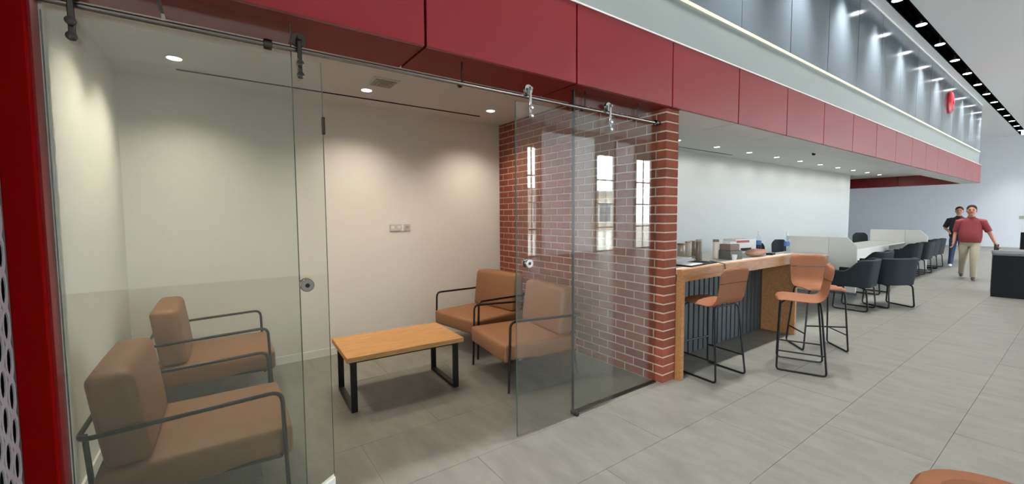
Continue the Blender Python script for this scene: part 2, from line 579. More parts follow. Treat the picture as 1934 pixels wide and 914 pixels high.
for a, b in zip(pe, pe[1:]):
    if b - a > .1:
        MB().box(a + .009, b - .009, 2.345, 2.366, 3.64, HZ - .03, bevel=.002, seg=1).build('wall_panel', 'upper_panel', uw)
MB().box(-1.4, XE, 2.33, 2.37, HZ - .03, HZ).build('ceiling_trim', 'hall_ceiling', uw)

# ------------------------------------------------------------------ red post and perforated screen
po = MB().box(-.642, -.554, FY - .002, FY + .095, 0, SZ, bevel=.004).build('trim_6', 'post_red')
struct(po, 'dark red metal post framing the left edge of the glass front', 'post')
MB().box(-.554, -.545, FY + .03, FY + .12, 0, SZ).build('post_return', 'fascia_red', po)
MB().box(-.72, -.535, FY + .12, FY + .16, 0, SZ).build('glass_channel', 'white_plastic', po)

ps = MB()
cw, chh = .065, .13
def oval_cell(y0, z0):
    n = 12
    cy_, cz_ = y0 + cw / 2, z0 + chh / 2
    inner = [ps.bm.verts.new((-.645, cy_ + .021 * cos(2 * pi * k / n), cz_ + .051 * sin(2 * pi * k / n))) for k in range(n)]
    outer = []
    for k in range(n):
        a = 2 * pi * k / n
        c_, s_ = cos(a), sin(a)
        m = max(abs(c_), abs(s_))
        outer.append(ps.bm.verts.new((-.645, cy_ + cw / 2 * c_ / m, cz_ + chh / 2 * s_ / m)))
    for k in range(n):
        ps.bm.faces.new((inner[k], inner[(k + 1) % n], outer[(k + 1) % n], outer[k]))
for i in range(6):
    y0 = FY - .006 - cw * (i + 1)
    for k in range(-1, 21):
        z0 = k * chh + (chh / 2 if i % 2 else 0)
        if z0 >= -0.001 and z0 + chh <= SZ + .1:
            oval_cell(y0, z0)
bmesh.ops.remove_doubles(ps.bm, verts=ps.bm.verts[:], dist=.0005)
pso = ps.build('perforated_screen', 'screen_metal')
sm = pso.modifiers.new('thick', 'SOLIDIFY'); sm.thickness = .004; sm.offset = 0
MB().box(-.70, -.69, FY - .40, FY - .004, 0, SZ).box(-.70, -.654, FY - .004, FY + .012, 0, SZ).build('backing_sheet', 'gap_dark', pso)  # added near-black sheet standing in for the shade behind the holes
tag(pso, 'grey perforated metal screen with tall oval holes beside the red post', 'screen')

# ------------------------------------------------------------------ glass front
def pane(name, x0, x1, y, z0, z1, parent):
    return MB().box(x0, x1, y - .005, y + .005, z0, z1).build(name, 'door_glass', parent)
w1 = thing('window_1', 'fixed clear glass pane beside the red post on the left', 'window'); w1['kind'] = 'structure'
pane('pane', -.54, .327, GY + .05, .004, 2.66, w1)
MB().box(.325, .329, GY + .044, GY + .056, .004, 2.6).build('pane_edge', mat('glass_edge', lin(74, 92, 82), .15), w1)
w2 = thing('window_2', 'fixed clear glass pane against the brick pillar', 'window'); w2['kind'] = 'structure'
pane('pane', 2.305, BX0 - .004, GY + .05, .004, 2.66, w2)
MB().box(2.294, 2.305, GY + .040, GY + .06, .004, 2.62).build('seal', 'gasket', w2)
MB().box(2.305, BX0 - .004, GY + .03, GY + .07, 0, .012).build('floor_channel', 'dark_steel', w2)
RAILY, RAILZ = GY + .026, 2.466

def hanger(x, parent, m):
    h = MB()
    h.box(x - .0105, x + .0105, GY - .021, GY - .009, 2.315, RAILZ + .06, bevel=.003, seg=1)
    h.lathe([(.034, -.011), (.036, -.006), (.036, .006), (.034, .011)], (x, RAILY - .012, RAILZ + .046), 'y', 16)
    h.lathe([(.010, -.004), (.010, .014)], (x, GY - .030, RAILZ + .046), 'y', 10)
    hg = h.build('hanger', m, parent, True)
    for zz in (2.386, 2.328):
        MB().lathe([(.011, -.006), (.0175, -.003), (.0175, .006), (.012, .009)], (x, GY - .03, zz), 'y', 14).build('bolt', 'steel' if m == 'steel' else 'dark_steel', hg, True)
    return hg

def leaf(name, x0, x1, label, knob_x, knob_z, hx, m):
    d = thing(name, label, 'door', (0, 0, 0))
    d['kind'] = 'structure'
    pane('pane', x0, x1, GY, .018, 2.415, d)
    for x in ((x0, x1) if name == 'door_1' else (x0,)):
        MB().box(x - .001, x + .001, GY - .0055, GY + .0055, .018, 2.415).build('pane_edge', 'glass_edge', d)
    for x in hx:
        hanger(x, d, m)
    k = MB()
    k.lathe([(.012, -.030), (.030, -.030), (.033, -.026), (.033, -.0055)], (knob_x, GY, knob_z), 'y', 24)
    k.lathe([(.033, .0055), (.033, .026), (.030, .030), (.012, .030)], (knob_x, GY, knob_z), 'y', 24)
    ko = k.build('lock', 'steel', d, True)
    MB().lathe([(.011, -.033), (.011, -.030)], (knob_x, GY, knob_z), 'y', 14).build('keyhole', 'gasket', ko)
    return d
d1 = leaf('door_1', -.53, .457, 'sliding glass door leaf standing open beside the left armchairs', .353, 1.267, (-.445, .357), 'dark_steel')
MB().box(.452, .466, GY - .012, GY + .012, 2.05, 2.14, bevel=.002, seg=1).build('edge_catch', 'dark_steel', d1)
MB().prism([(.375, .155), (.458, .195), (.458, .02), (.385, .02)], 'y', GY - .02, GY + .02).build('foam_protector', 'white_plastic', d1)
d2 = leaf('door_2', 1.70, 2.72, 'sliding glass door leaf in front of the near right armchair', 1.799, 1.276, (1.821, 2.652), 'steel')
gd = MB().box(2.275, 2.305, GY - .02, GY + .055, .0, .03, bevel=.004).build('floor_guide', 'gasket')
tag(gd, 'small black floor guide at the foot of the right sliding door', 'floor guide')
rl = thing('sliding_rail', 'round metal rail carrying the sliding glass doors', 'rail')
MB().tube([(-.545, RAILY, RAILZ), (3.385, RAILY, RAILZ)], .0125, n=12).build('tube', mat('rail_metal', (.32, .3, .28), .2, metal=1), rl, True)
for x in (.223, 3.32):
    MB().lathe([(.012, -.02), (.024, -.017), (.026, 0), (.024, .017), (.012, .02)], (x, RAILY, RAILZ), 'x', 16).build('stop', 'dark_steel', rl, True)
for x in (1.30, 2.40, 3.05):
    MB().lathe([(.009, 0), (.009, .04)], (x, RAILY, RAILZ), 'y', 10).lathe([(.018, .026), (.018, .04)], (x, RAILY, RAILZ), 'y', 12).tube([(x, RAILY, RAILZ), (x, RAILY, SZ + .02)], .006).build('stand_off', 'dark_steel', rl, True)

# ------------------------------------------------------------------ lamps
def spot(parent, watts, col, angle=155, blend=1, r=.04, dz=-.02):
    ld = bpy.data.lights.new('lamp', 'SPOT')
    ld.energy = watts
    ld.color = col
    ld.spot_size = radians(angle)
    ld.spot_blend = blend
    ld.shadow_soft_size = r
    o = bpy.data.objects.new('lamp', ld)
    C.objects.link(o)
    o.parent = parent
    o.location = (0, 0, dz)
    return o
ring_me = MB().lathe([(.05, -.001), (.052, -.006), (.062, -.006), (.064, 0)], n=20).mesh('ring', True)
ring_me.materials.append(MATS['white_plastic'])
lens_me = MB().lathe([(.05, -.0075), (.05, -.002)], n=20).mesh('lens')
lens_me.materials.append(MATS['lamp_lens'])
lens_c = MB().lathe([(.05, -.0075), (.05, -.002)], n=20).mesh('lens')
lens_c.materials.append(MATS['lamp_cool'])
def downlight(x, y, z, label, group, watts, col, lens, angle=128, blend=1.0):
    t = thing('downlight', label, 'downlight', (x, y, z), 0, group)
    link('trim_ring', ring_me, t)
    link('lens', lens, t)
    spot(t, watts, col, angle, blend)
warm = (1.0, .87, .70)
for x, y, n in ((-.26, 4.46, 'round downlight in the ceiling corner above the left armchairs'), (1.30, 4.46, 'round downlight beside the ceiling vent above the coffee table'), (2.83, 4.46, 'round downlight near the brick wall above the right armchairs'), (-.26, 3.70, 'downlight half hidden by the rail above the near left armchair'), (1.58, 3.70, 'downlight half hidden by the soffit above the table front')):
    downlight(x, y, CZ, n, 'downlights in the glass room', ROOM_W, warm, lens_me)
for k in range(12):
    x = 4.17 + 1.34 * k
    downlight(x, 4.46, 2.97, 'downlight over the counter wall, %s from the brick pillar' % ORD[k], 'downlights along the counter wall', COUNTER_W, (1.0, .96, .9), lens_c, 177, .4)
sl_body = MB().lathe([(.085, .0), (.09, .01), (.09, .16), (.05, .18)], n=16).mesh('housing', True); sl_body.materials.append(MATS['black_metal'])
sl_lens = MB().lathe([(.078, -.006), (.078, .0)], n=20).mesh('lens'); sl_lens.materials.append(MATS['lamp_cool'])
for k in range(18):
    x = 1.40 + 1.59 * k
    if k < 5:
        lb = 'slot spotlight in the ceiling trough above the glass room, %s of those' % ORD[k]
    else:
        lb = '%s visible spotlight in the ceiling trough, counted from the near end' % ORD[k - 5]
    t = thing('slot_spotlight', lb, 'spotlight', (x, 2.075, HZ + .012), 0, 'spotlights in the ceiling trough')
    link('housing', sl_body, t); link('lens', sl_lens, t)
    spot(t, HALL_W, (1.0, .98, .95), 84, 1.0, .08, -.03)

for k in range(9):  # unseen lamp row, added to brighten the hall
    x = 1.0 + 3.2 * k
    t = thing('hall_downlight', 'ceiling lamp out over the hall floor, %s from the near end' % ORD[k], 'downlight', (x, -3.0, HZ), 0, 'ceiling lamps over the hall floor')
    link('lens', sl_lens, t)
    MB().lathe([(.078, -.001), (.08, -.01), (.095, -.01), (.098, 0)], n=18).build('trim_ring', 'white_plastic', t, True)
    spot(t, HALL_W * 1.5, (1.0, .98, .95), 110, .9, .08, -.03)

# ceiling bits
vt = thing('ceiling_vent', 'square white ceiling diffuser next to the middle downlight', 'vent', (1.36, 4.11, CZ))
MB().box(-.13, .13, -.13, .13, -.012, 0, bevel=.003, seg=1).build('frame', 'white_plastic', vt)
for k in range(3):
    s_ = .10 - .03 * k
    MB().box(-s_, s_, -s_, s_, -.022 - .007 * k, -.012 - .007 * k).build('cone', mat('vent_grey', lin(170, 168, 160), .6), vt)
for i, (x, y) in enumerate(((16.3, 1.1), (18.0, .35), (20.8, .9))):
    sd = thing('smoke_detector', ['round white ceiling detector nearest along the hall ceiling', 'round white ceiling detector at the right edge of the hall ceiling', 'round white ceiling detector farthest down the hall ceiling'][i], 'detector', (x, y, HZ), 0, 'ceiling detectors')
    MB().lathe([(.03, -.06), (.07, -.045), (.085, -.015), (.085, 0)], n=16).build('cover', 'white_plastic', sd, True)
    MB().lathe([(.095, -.012), (.095, 0)], n=16).build('base', 'wall_grey', sd, True)
sp = thing('ceiling_sensor', 'small dark sensor hanging below the ceiling over the counter', 'sensor', (10.7, 3.65, 2.97))
MB().lathe([(.02, -.07), (.035, -.05), (.035, -.02)], n=12).build('bulb', 'black_metal', sp, True)
MB().lathe([(.05, -.02), (.05, 0)], n=12).build('base', 'white_plastic', sp, True)
bl = thing('alarm_bell', 'red round alarm bell on the upper grey panelled wall', 'alarm bell', (15.55, 2.345, 4.47))
MB().lathe([(.28, 0), (.28, -.03), (.24, -.06), (.10, -.08), (.02, -.085)], axis='y', n=28).build('gong', mat('bell_red', (.55, .01, .03), .35), bl, True)
MB().lathe([(.05, -.085), (.05, -.095)], axis='y', n=14).build('cap', 'bell_red', bl, True)

# wall sockets
def socket(x, w, label, slots):
    t = thing('wall_socket', label, 'wall socket', (x, RY - .0, 1.478))
    MB().box(-w / 2, w / 2, -.012, 0, -.043, .043, bevel=.003, seg=1).build('plate', mat('socket_plate', lin(206, 204, 198), .4), t)
    for a in slots:
        MB().box(a - .022, a + .022, -.0165, -.012, -.012, .022, bevel=.001, seg=1).build('insert', 'vent_grey' if w < .1 else 'white_plastic', t)
    return t
socket(1.806, .155, 'wide double white socket plate on the cream back wall', (-.04, .04))
socket(1.957, .086, 'narrow data socket plate right of the double socket', (0,))
fp = thing('wall_socket', 'small grey socket plates on the far end wall', 'wall socket', (29.95, 1.95, 1.39))
for k in range(2):
    MB().box(-.02, 0, -.16 + .2 * k - .07, -.16 + .2 * k + .07, -.07, .07).build('plate', 'vent_grey', fp)

# ------------------------------------------------------------------ armchairs (facing local +X)
def cushion(x0, x1, y0, y1, z0, z1, bev, puff=.012):
    t = bmesh.new()
    nx, ny, nzz = 6, 6, 3
    bmesh.ops.create_cube(t, size=1)
    bmesh.ops.subdivide_edges(t, edges=t.edges[:], cuts=4, use_grid_fill=True)
    for v in t.verts:
        u = v.co * 2
        px = puff * (1 - u.y ** 2) * (1 - u.z ** 2)
        py = puff * (1 - u.x ** 2) * (1 - u.z ** 2)
        pz = puff * (1 - u.x ** 2) * (1 - u.y ** 2)
        hx, hy, hz = (x1 - x0) / 2, (y1 - y0) / 2, (z1 - z0) / 2
        # superellipse rounding of the outer edges
        c = Vector((u.x * hx, u.y * hy, u.z * hz))
        q = Vector((max(abs(c.x) - (hx - bev), 0), max(abs(c.y) - (hy - bev), 0), max(abs(c.z) - (hz - bev), 0)))
        if q.length > bev:
            qn = q * (bev / q.length)
            c = Vector((math.copysign(min(abs(c.x), hx - bev) + qn.x, c.x), math.copysign(min(abs(c.y), hy - bev) + qn.y, c.y), math.copysign(min(abs(c.z), hz - bev) + qn.z, c.z)))
        c += Vector((math.copysign(px, u.x) if abs(u.x) > .99 else 0, math.copysign(py, u.y) if abs(u.y) > .99 else 0, math.copysign(pz, u.z) if abs(u.z) > .99 else 0))
        v.co = c + Vector(((x0 + x1) / 2, (y0 + y1) / 2, (z0 + z1) / 2))
    return t

def cushion_mesh(name, dims, bev, m, tilt=None):
    # dense rounded box: bevel a box, then puff
    x0, x1, y0, y1, z0, z1 = dims
    t = bmesh.new()
    bmesh.ops.create_cube(t, size=1)
    hx, hy, hz = (x1 - x0) / 2, (y1 - y0) / 2, (z1 - z0) / 2
    for v in t.verts:
        v.co = Vector((v.co.x * 2 * hx, v.co.y * 2 * hy, v.co.z * 2 * hz))
    bmesh.ops.bevel(t, geom=t.edges[:], offset=bev, segments=4, profile=.5, affect='EDGES')
    long_e = [e for e in t.edges if e.calc_length() > .08]
    bmesh.ops.subdivide_edges(t, edges=long_e, cuts=3, use_grid_fill=True)
    for v in t.verts:
        u = Vector((v.co.x / hx, v.co.y / hy, v.co.z / hz))
        p = .012
        w = Vector(((1 - u.y ** 2) * (1 - u.z ** 2), (1 - u.x ** 2) * (1 - u.z ** 2), (1 - u.x ** 2) * (1 - u.y ** 2)))
        v.co += Vector((p * w.x * u.x, p * w.y * u.y, p * w.z * u.z))
        v.co += Vector(((x0 + x1) / 2, (y0 + y1) / 2, (z0 + z1) / 2))
        if tilt:
            v.co.x -= (v.co.z - z0) * tilt
    mb = MB()
    mb.add(t)
    me = mb.mesh(name, True)
    me.materials.append(MATS[m])
    return me

AW = .415
def make_armchair(label):
    t = thing('armchair', label, 'armchair', (0, 0, 0), 0, 'brown armchairs in the glass room')
    arm = MB().tube([(.425, AW, 0), (.415, AW, .30), (.405, AW, .655), (-.40, AW, .63), (-.40, -AW, .63), (.405, -AW, .655), (.415, -AW, .30), (.425, -AW, 0)], .0115, .06, 10)
    arm.build('arm_frame', 'black_metal', t, True)
    for s_ in (-1, 1):
        MB().tube([(-.39, s_ * .33, .62), (-.37, s_ * .33, .27), (-.40, s_ * .35, 0)], .0115, .04).build('back_leg', 'black_metal', t, True)
    MB().tube([(.39, AW, .288), (-.37, AW - .08, .288)], .010).tube([(.39, -AW, .288), (-.37, -AW + .08, .288)], .010).tube([(.39, AW, .288), (.39, -AW, .288)], .010).tube([(-.37, AW - .08, .288), (-.37, -AW + .08, .288)], .010).build('seat_rail', 'black_metal', t, True)
    link('seat_cushion', cushion_mesh('seat_cushion', (-.36, .455, -.398, .398, .272, .437), .028, 'leather'), t)
    link('back_cushion', cushion_mesh('back_cushion', (-.325, -.150, -.375, .375, .436, .892), .042, 'leather', .13), t)
    return t
a0 = make_armchair('near left brown armchair, closest to the camera behind the glass')
def put(o, x, y, rz, label=None):
    o.location = (x, y, 0)
    o.rotation_euler = (0, 0, radians(rz))
    if label:
        o['label'] = label
put(a0, -.165, 2.985, 0)
a1 = copy_tree(a0); put(a1, -.105, 4.555, 0, 'far left brown armchair in the corner against the cream wall')
a2 = copy_tree(a0); put(a2, 2.56, 3.385, 173, 'near right brown armchair half behind the sliding glass door')
a3 = copy_tree(a0); put(a3, 2.67, 4.44, 189, 'far right brown armchair between the brick wall and cream wall')

# coffee table
ct = thing('coffee_table', 'low rectangular oak coffee table with black metal loop legs', 'table', (1.315, 3.735, 0), radians(-2.2))
MB().box(-.52, .52, -.335, .335, .440, .482, bevel=.004).build('table_top', 'table_wood', ct)
for x in (-.46, .46):
    MB().box(x - .025, x + .025, -.285, -.26, 0, .422).box(x - .025, x + .025, .26, .285, 0, .422).box(x - .025, x + .025, -.26, .26, 0, .025).box(x - .025, x + .025, -.26, .26, .397, .422).build('leg', 'black_metal', ct)
MB().box(-.485, .485, -.29, -.265, .417, .44).box(-.485, .485, .265, .29, .417, .44).box(-.485, -.46, -.265, .265, .417, .44).box(.46, .485, -.265, .265, .417, .44).build('sub_frame', 'black_metal', ct)

# ------------------------------------------------------------------ bar counter
bc = thing('bar_counter', 'wooden bar counter with grey fluted front beside the brick pillar', 'counter', (0, 0, 0))
KX0, KX1, KY0, KY1, KZ = 3.592, 6.25, 2.265, 3.12, 1.09
MB().box(KX0, KX0 + .05, KY0, KY1, 0, KZ - .12, bevel=.002, seg=1).build('end_panel', 'counter_wood', bc)
MB().box(KX1 - .05, KX1, KY0, KY1, 0, KZ - .12, bevel=.002, seg=1).build('end_panel', 'counter_wood', bc)
MB().box(KX0, KX1, KY0, KY0 + .06, KZ - .12, KZ, bevel=.002, seg=1).build('front_rail', 'counter_wood', bc)
MB().box(KX0, KX1, KY0 + .06, KY1, KZ - .05, KZ - .001, bevel=.002, seg=1).build('worktop', 'worktop', bc)
MB().box(KX0 + .05, KX1 - .05, 2.70, 2.72, 0, KZ - .05).build('front_panel', 'slat_back', bc)
sme = MB().box(-.041, .041, -.022, 0, 0.0, KZ - .055, bevel=.004, seg=1).mesh('slat')
sme.materials.append(MATS['slat_grey'])
x = KX0 + .10
while x < KX1 - .09:
    o = link('slat', sme, bc)
    o.location = (x, 2.70, 0)
    x += .107

# ------------------------------------------------------------------ bar stools (facing local +X)
def shell_rows(prof, half, nv=11, thick=.036, corner=.07, top_round=True, cup=.02):
    """prof: list of (x,z). returns closed ring rows"""
    n = len(prof)
    ln = [0]
    for a, b in zip(prof, prof[1:]):
        ln.append(ln[-1] + hypot(b[0] - a[0], b[1] - a[1]))
    rows = []
    for i, (x, z) in enumerate(prof):
        a = prof[max(i - 1, 0)]; b = prof[min(i + 1, n - 1)]
        tx, tz = b[0] - a[0], b[1] - a[1]
        l = hypot(tx, tz)
        nx, nz_ = tz / l, -tx / l      # normal
        # for a profile running from front lip back and up the inner (sitting) side is +(-)
        d0 = ln[i]; d1 = ln[-1] - ln[i]
        h = half[i] if isinstance(half, list) else half
        for dd, on in ((d0, True), (d1, top_round)):
            if on and dd < corner:
                h -= corner - sqrt(max(corner ** 2 - (corner - dd) ** 2, 0))
        edge = 1.0
        if d0 < thick / 2: edge = sqrt(max(1 - (1 - d0 / (thick / 2)) ** 2, .05))
        if d1 < thick / 2 and top_round: edge = sqrt(max(1 - (1 - d1 / (thick / 2)) ** 2, .05))
        ring = []
        for s_ in (1, -1):
            for k in range(nv):
                v = -1 + 2 * k / (nv - 1)
                if s_ < 0: v = -v
                c = cup * abs(v) ** 2.2
                e = edge * (sqrt(max(1 - max(abs(v) - .86, 0) ** 2 / .14 ** 2, .02)))
                o = s_ * thick / 2 * e
                ring.append((x - nx * (o + c), v * h, z - nz_ * (o + c)))
        rows.append(ring)
    return rows
def smooth_profile(pts, fil=.08, n=6):
    out = [pts[0]]
    for i in range(1, len(pts) - 1):
        p = Vector(pts[i]); a = Vector(pts[i - 1]); c = Vector(pts[i + 1])
        f = min(fil, (a - p).length * .48, (c - p).length * .48)
        p0 = p + (a - p).normalized() * f; p1 = p + (c - p).normalized() * f
        for k in range(n + 1):
            t = k / n
            q = p0 * (1 - t) ** 2 + p * 2 * t * (1 - t) + p1 * t * t
            out.append((q.x, q.y))
    out.append(pts[-1])
    # resample
    dense = []
    for a, b in zip(out, out[1:]):
        m = max(1, int(hypot(b[0] - a[0], b[1] - a[1]) / .014))
        for k in range(m):
            dense.append((a[0] + (b[0] - a[0]) * k / m, a[1] + (b[1] - a[1]) * k / m))
    dense.append(out[-1])
    return dense
def make_stool(label):
    t = thing('bar_stool', label, 'bar stool', (0, 0, 0), 0, 'tan bar stools')
    prof = smooth_profile([(.235, .742), (.17, .757), (-.165, .745), (-.225, 1.10)], .09)
    cut = min(range(len(prof)), key=lambda i: abs(prof[i][1] - .965) if prof[i][0] < -.15 else 9)
    seat = shell_rows(prof[:cut + 1], .215, top_round=False)
    mb = MB()
    R = mb.grid(seat, closed_u=True)
    mb.bm.faces.new(R[0][::-1]); mb.bm.faces.new(R[-1])
    mb.build('seat_shell', 'stool_leather', t, True)
    mb = MB()
    p2 = prof[cut:]
    back = shell_rows([(a - .001, b + .004) for a, b in p2], .215, corner=.0001, thick=.042)
    # rounded top corners only
    rows = shell_rows(prof, .215, thick=.047)[cut:]
    rows = [[(a, b, c + .007) for a, b, c in r] for r in rows]
    R = mb.grid(rows, closed_u=True)
    mb.bm.faces.new(R[0][::-1]); mb.bm.faces.new(R[-1])
    mb.build('backrest', 'stool_leather', t, True)
    for s_ in (-1, 1):
        MB().tube([(.15, s_ * .15, .722), (.185, s_ * .19, .70), (.205, s_ * .235, .010), (-.215, s_ * .235, .010), (-.155, s_ * .19, .70), (-.14, s_ * .15, .722)], .0095, .035).build('leg_frame', 'black_metal', t, True)
        MB().tube([(.199, s_ * .222, .205), (-.198, s_ * .222, .205)], .008).build('stretcher', 'black_metal', t, True)
    MB().tube([(.196, .212, .30), (.196, -.212, .30)], .009).build('footrest', 'black_metal', t, True)
    for x in (.15, -.14):
        MB().tube([(x, .15, .722), (x, -.15, .722)], .009).build('seat_rail', 'black_metal', t, True)
    return t
s0 = make_stool('tan bar stool tucked at the counter next to the brick pillar')
put(s0, 4.05, 2.215, 84)
s1 = copy_tree(s0); put(s1, 4.965, 1.755, 112, 'front tan bar stool seen in profile before the counter end')
s2 = copy_tree(s0); put(s2, 5.88, 1.91, 225, 'rear tan bar stool facing the camera at the counter end')

# ------------------------------------------------------------------ dark tub armchairs (facing local +X)
def make_tub(label, skin='chair_dark', group='dark tub chairs in front of the white desks'):
    t = thing('tub_chair', label, 'armchair', (0, 0, 0), 0, group)
    # plan path: from the left arm front around the back to the right arm front
    path = []
    hw, fx, bx, r = .27, .29, -.24, .13
    path += [(fx - i * .07, hw) for i in range(0, 6)]
    for k in range(0, 7):
        a = pi / 2 + k / 6 * pi / 2
        path.append((bx + r + r * cos(a), hw - r + r * sin(a)))
    path += [(bx, .07), (bx, 0)]
    path = path + [(x, -y) for x, y in path[-2::-1]]
    def top(x):
        if x > .10: return .665
        if x < -.16: return .865
        u = (.10 - x) / .26
        return .665 + .20 * u * u * (3 - 2 * u)
    rows = []
    n = len(path)
    for i, (x, y) in enumerate(path):
        a = path[max(i - 1, 0)]; b = path[min(i + 1, n - 1)]
        tx, ty = b[0] - a[0], b[1] - a[1]
        l = hypot(tx, ty)
        nx, ny = -ty / l, tx / l     # left of travel = outward
        nx, ny = -nx, -ny
        if x * nx + y * ny < 0 and i not in (0, n - 1):
            nx, ny = -nx, -ny
        if i in (0, n - 1):
            nx, ny = 0, math.copysign(1, y)
        zt = top(x); zb = .40
        ring = []
        th = .052
        lean = .05 if x < -.1 else .03
        for z_, o in ((zb, 0), (zb + .01, .012), (zt - .02, .012 + lean), (zt - .004, lean), (zt, lean - .02), (zt - .006, lean - .045), (zt - .03, lean - th), (zb + .01, -th), (zb, -th + .01)):
            ring.append((x + nx * o, y + ny * o, z_))
        rows.append(ring)
    mb = MB()
    R = mb.grid(rows, closed_u=True)
    mb.bm.faces.new(R[0][::-1]); mb.bm.faces.new(R[-1])
    mb.build('shell', skin, t, True)
    link('seat_cushion', cushion_mesh('seat_cushion', (-.20, .31, -.225, .225, .40, .48), .025, skin), t)
    for s_ in (-1, 1):
        MB().tube([(.10, s_ * .20, .395), (.21, s_ * .235, .385), (.235, s_ * .245, .012), (-.235, s_ * .245, .012), (-.20, s_ * .235, .385), (-.10, s_ * .20, .395)], .0125, .05).build('leg_frame', 'black_metal', t, True)
    for x in (.10, -.10):
        MB().tube([(x, .20, .395), (x, -.20, .395)], .01).build('seat_rail', 'black_metal', t, True)
    return t
t0 = make_tub('nearest dark tub chair, its black arm side toward the camera')
put(t0, 8.80, 2.33, 92)
for x, y, rz, lb in ((9.50, 2.05, 62, 'second dark tub chair turned with its plain back to the camera'),
                     (10.85, 2.62, 85, 'dark tub chair just past the first white partition, half hidden'),
                     (14.35, 2.80, 88, 'dark tub chair in front of the second white desk'),
                     (15.35, 2.75, 85, 'dark tub chair closest to the second white partition'),
                     (16.65, 2.85, 85, 'dark tub chair just beyond the second white partition'),
                     (17.40, 2.85, 85, 'farthest dark tub chair in the row by the desks')):
    c = copy_tree(t0); put(c, x, y, rz, lb)

tt = make_tub('tan tub chair cut off at the bottom right corner of the photo', 'stool_leather', None)
put(tt, 1.50, -.05, 180)

# ------------------------------------------------------------------ white desks and partitions
def desk(x0, x1, panel_to, label):
    t = thing('service_desk', label, 'desk', (0, 0, 0), 0, 'white service desks')
    MB().box(x0, x1 - .04, 3.13, 3.92, .765, .80, bevel=.002, seg=1).build('desk_top', 'desk_white', t)
    MB().box(x0 + .02, panel_to, 3.16, 3.185, 0.0, .765).build('front_panel', 'desk_white', t)
    MB().box(panel_to - .025, panel_to, 3.185, 3.88, 0, .765).build('side_panel', 'desk_white', t)
    MB().box(x0, x0 + .025, 3.13, 3.92, 0, .765).build('side_panel', 'desk_white', t)
    return t
def partition(x, label):
    t = thing('desk_partition', label, 'partition', (x, 0, 0), 0, 'white desk partitions')
    MB().prism([(3.155, .0), (3.155, 1.14), (3.93, 1.14), (3.93, .0)], 'x', -.04, 0).build('rear_panel', 'desk_white', t)
    MB().prism([(2.685, .03), (2.685, .965), (2.85, 1.14), (3.15, 1.14), (3.15, .03)], 'x', -.04, 0).build('front_panel', 'desk_white', t)
    MB().box(-.05, .01, 2.66, 3.15, 0, .05).build('plinth', mat('plinth_grey', lin(96, 100, 106), .5), t)
    return t
desk(6.75, 10.2, 8.7, 'near white desk behind the bar counter end')
desk(10.95, 16.05, 14.5, 'second white desk between the two chamfered partitions')
partition(10.22, 'near white partition with a chamfered corner beside the first tub chairs')
partition(16.07, 'far white partition with a chamfered corner beside the second desk')

# office chairs behind the desks
def office_chair(x, y, rz, label):
    t = thing('office_chair', label, 'office chair', (x, y, 0), radians(rz), 'dark office chairs behind the desks')
    mb = MB()
    rows = []
    for i in range(11):
        u = i / 10
        z = .50 + .50 * u
        h = .22 * (1 - max(u - .75, 0) ** 2 * 7)
        ring = []
        for s_ in (1, -1):
            for k in range(9):
                v = -1 + k / 4
                if s_ < 0: v = -v
                e = (1 - .85 * abs(v) ** 6) * (1 if 0 < i < 10 else .4)
                ring.append((-.22 - .05 * u - s_ * .028 * e + .05 * v * v, v * h, z))
        rows.append(ring)
    R = mb.grid(rows, closed_u=True)
    mb.bm.faces.new(R[0][::-1]); mb.bm.faces.new(R[-1])
    mb.build('backrest', 'chair_dark', t, True)
    link('seat', cushion_mesh('seat', (-.23, .23, -.23, .23, .43, .50), .03, 'chair_dark'), t)
    MB().lathe([(.03, .07), (.03, .25), (.022, .25), (.022, .43)], n=12).build('gas_lift', 'black_metal', t, True)
    MB().tube([(-.05, 0, .42), (-.26, 0, .43), (-.27, 0, .60)], .015, .05).build('back_bracket', 'black_metal', t, True)
    for k in range(5):
        a = 2 * pi * k / 5
        lg = MB().tube([(0, 0, .10), (.27 * cos(a), .27 * sin(a), .065)], [.022, .014]).build('base_leg', 'black_metal', t, True)
        MB().lathe([(.028, -.012), (.03, 0), (.028, .012)], (.27 * cos(a), .27 * sin(a), .03), 'y', 12).build('castor', 'black_metal', lg, True)
office_chair(10.95, 4.22, -115, 'dark office chair behind the near white desk, between the water bottles')
office_chair(9.70, 4.22, -120, 'dark office chair mostly hidden behind the items on the counter')
office_chair(16.75, 4.25, -135, 'dark office chair behind the second white desk')

# ------------------------------------------------------------------ black reception desk
rd = thing('reception_desk', 'black reception desk cut off at the right edge', 'desk', (12.12, 1.12, 0), radians(6))
MB().box(0, .05, -2.4, 0, 0, .80).build('front_panel', 'desk_black', rd)
MB().box(0.05, .9, -.05, 0, 0, .80).build('side_panel', 'desk_black', rd)
MB().box(-.01, .92, -2.4, .012, .80, .84, bevel=.003, seg=1).build('desk_top', mat('desk_top_dark', (.014, .016, .02), .3), rd)
mn = thing('monitor', 'dark computer monitor on the black reception desk', 'monitor', (12.55, .56, .84), radians(6))
MB().box(-.02, .02, -.27, .27, .07, .40, bevel=.004).build('screen', 'desk_black', mn)
MB().box(.02, .045, -.03, .03, 0.01, .25).build('neck', 'black_metal', mn)
MB().box(-.08, .10, -.12, .12, 0, .012, bevel=.002, seg=1).build('foot', 'black_metal', mn)

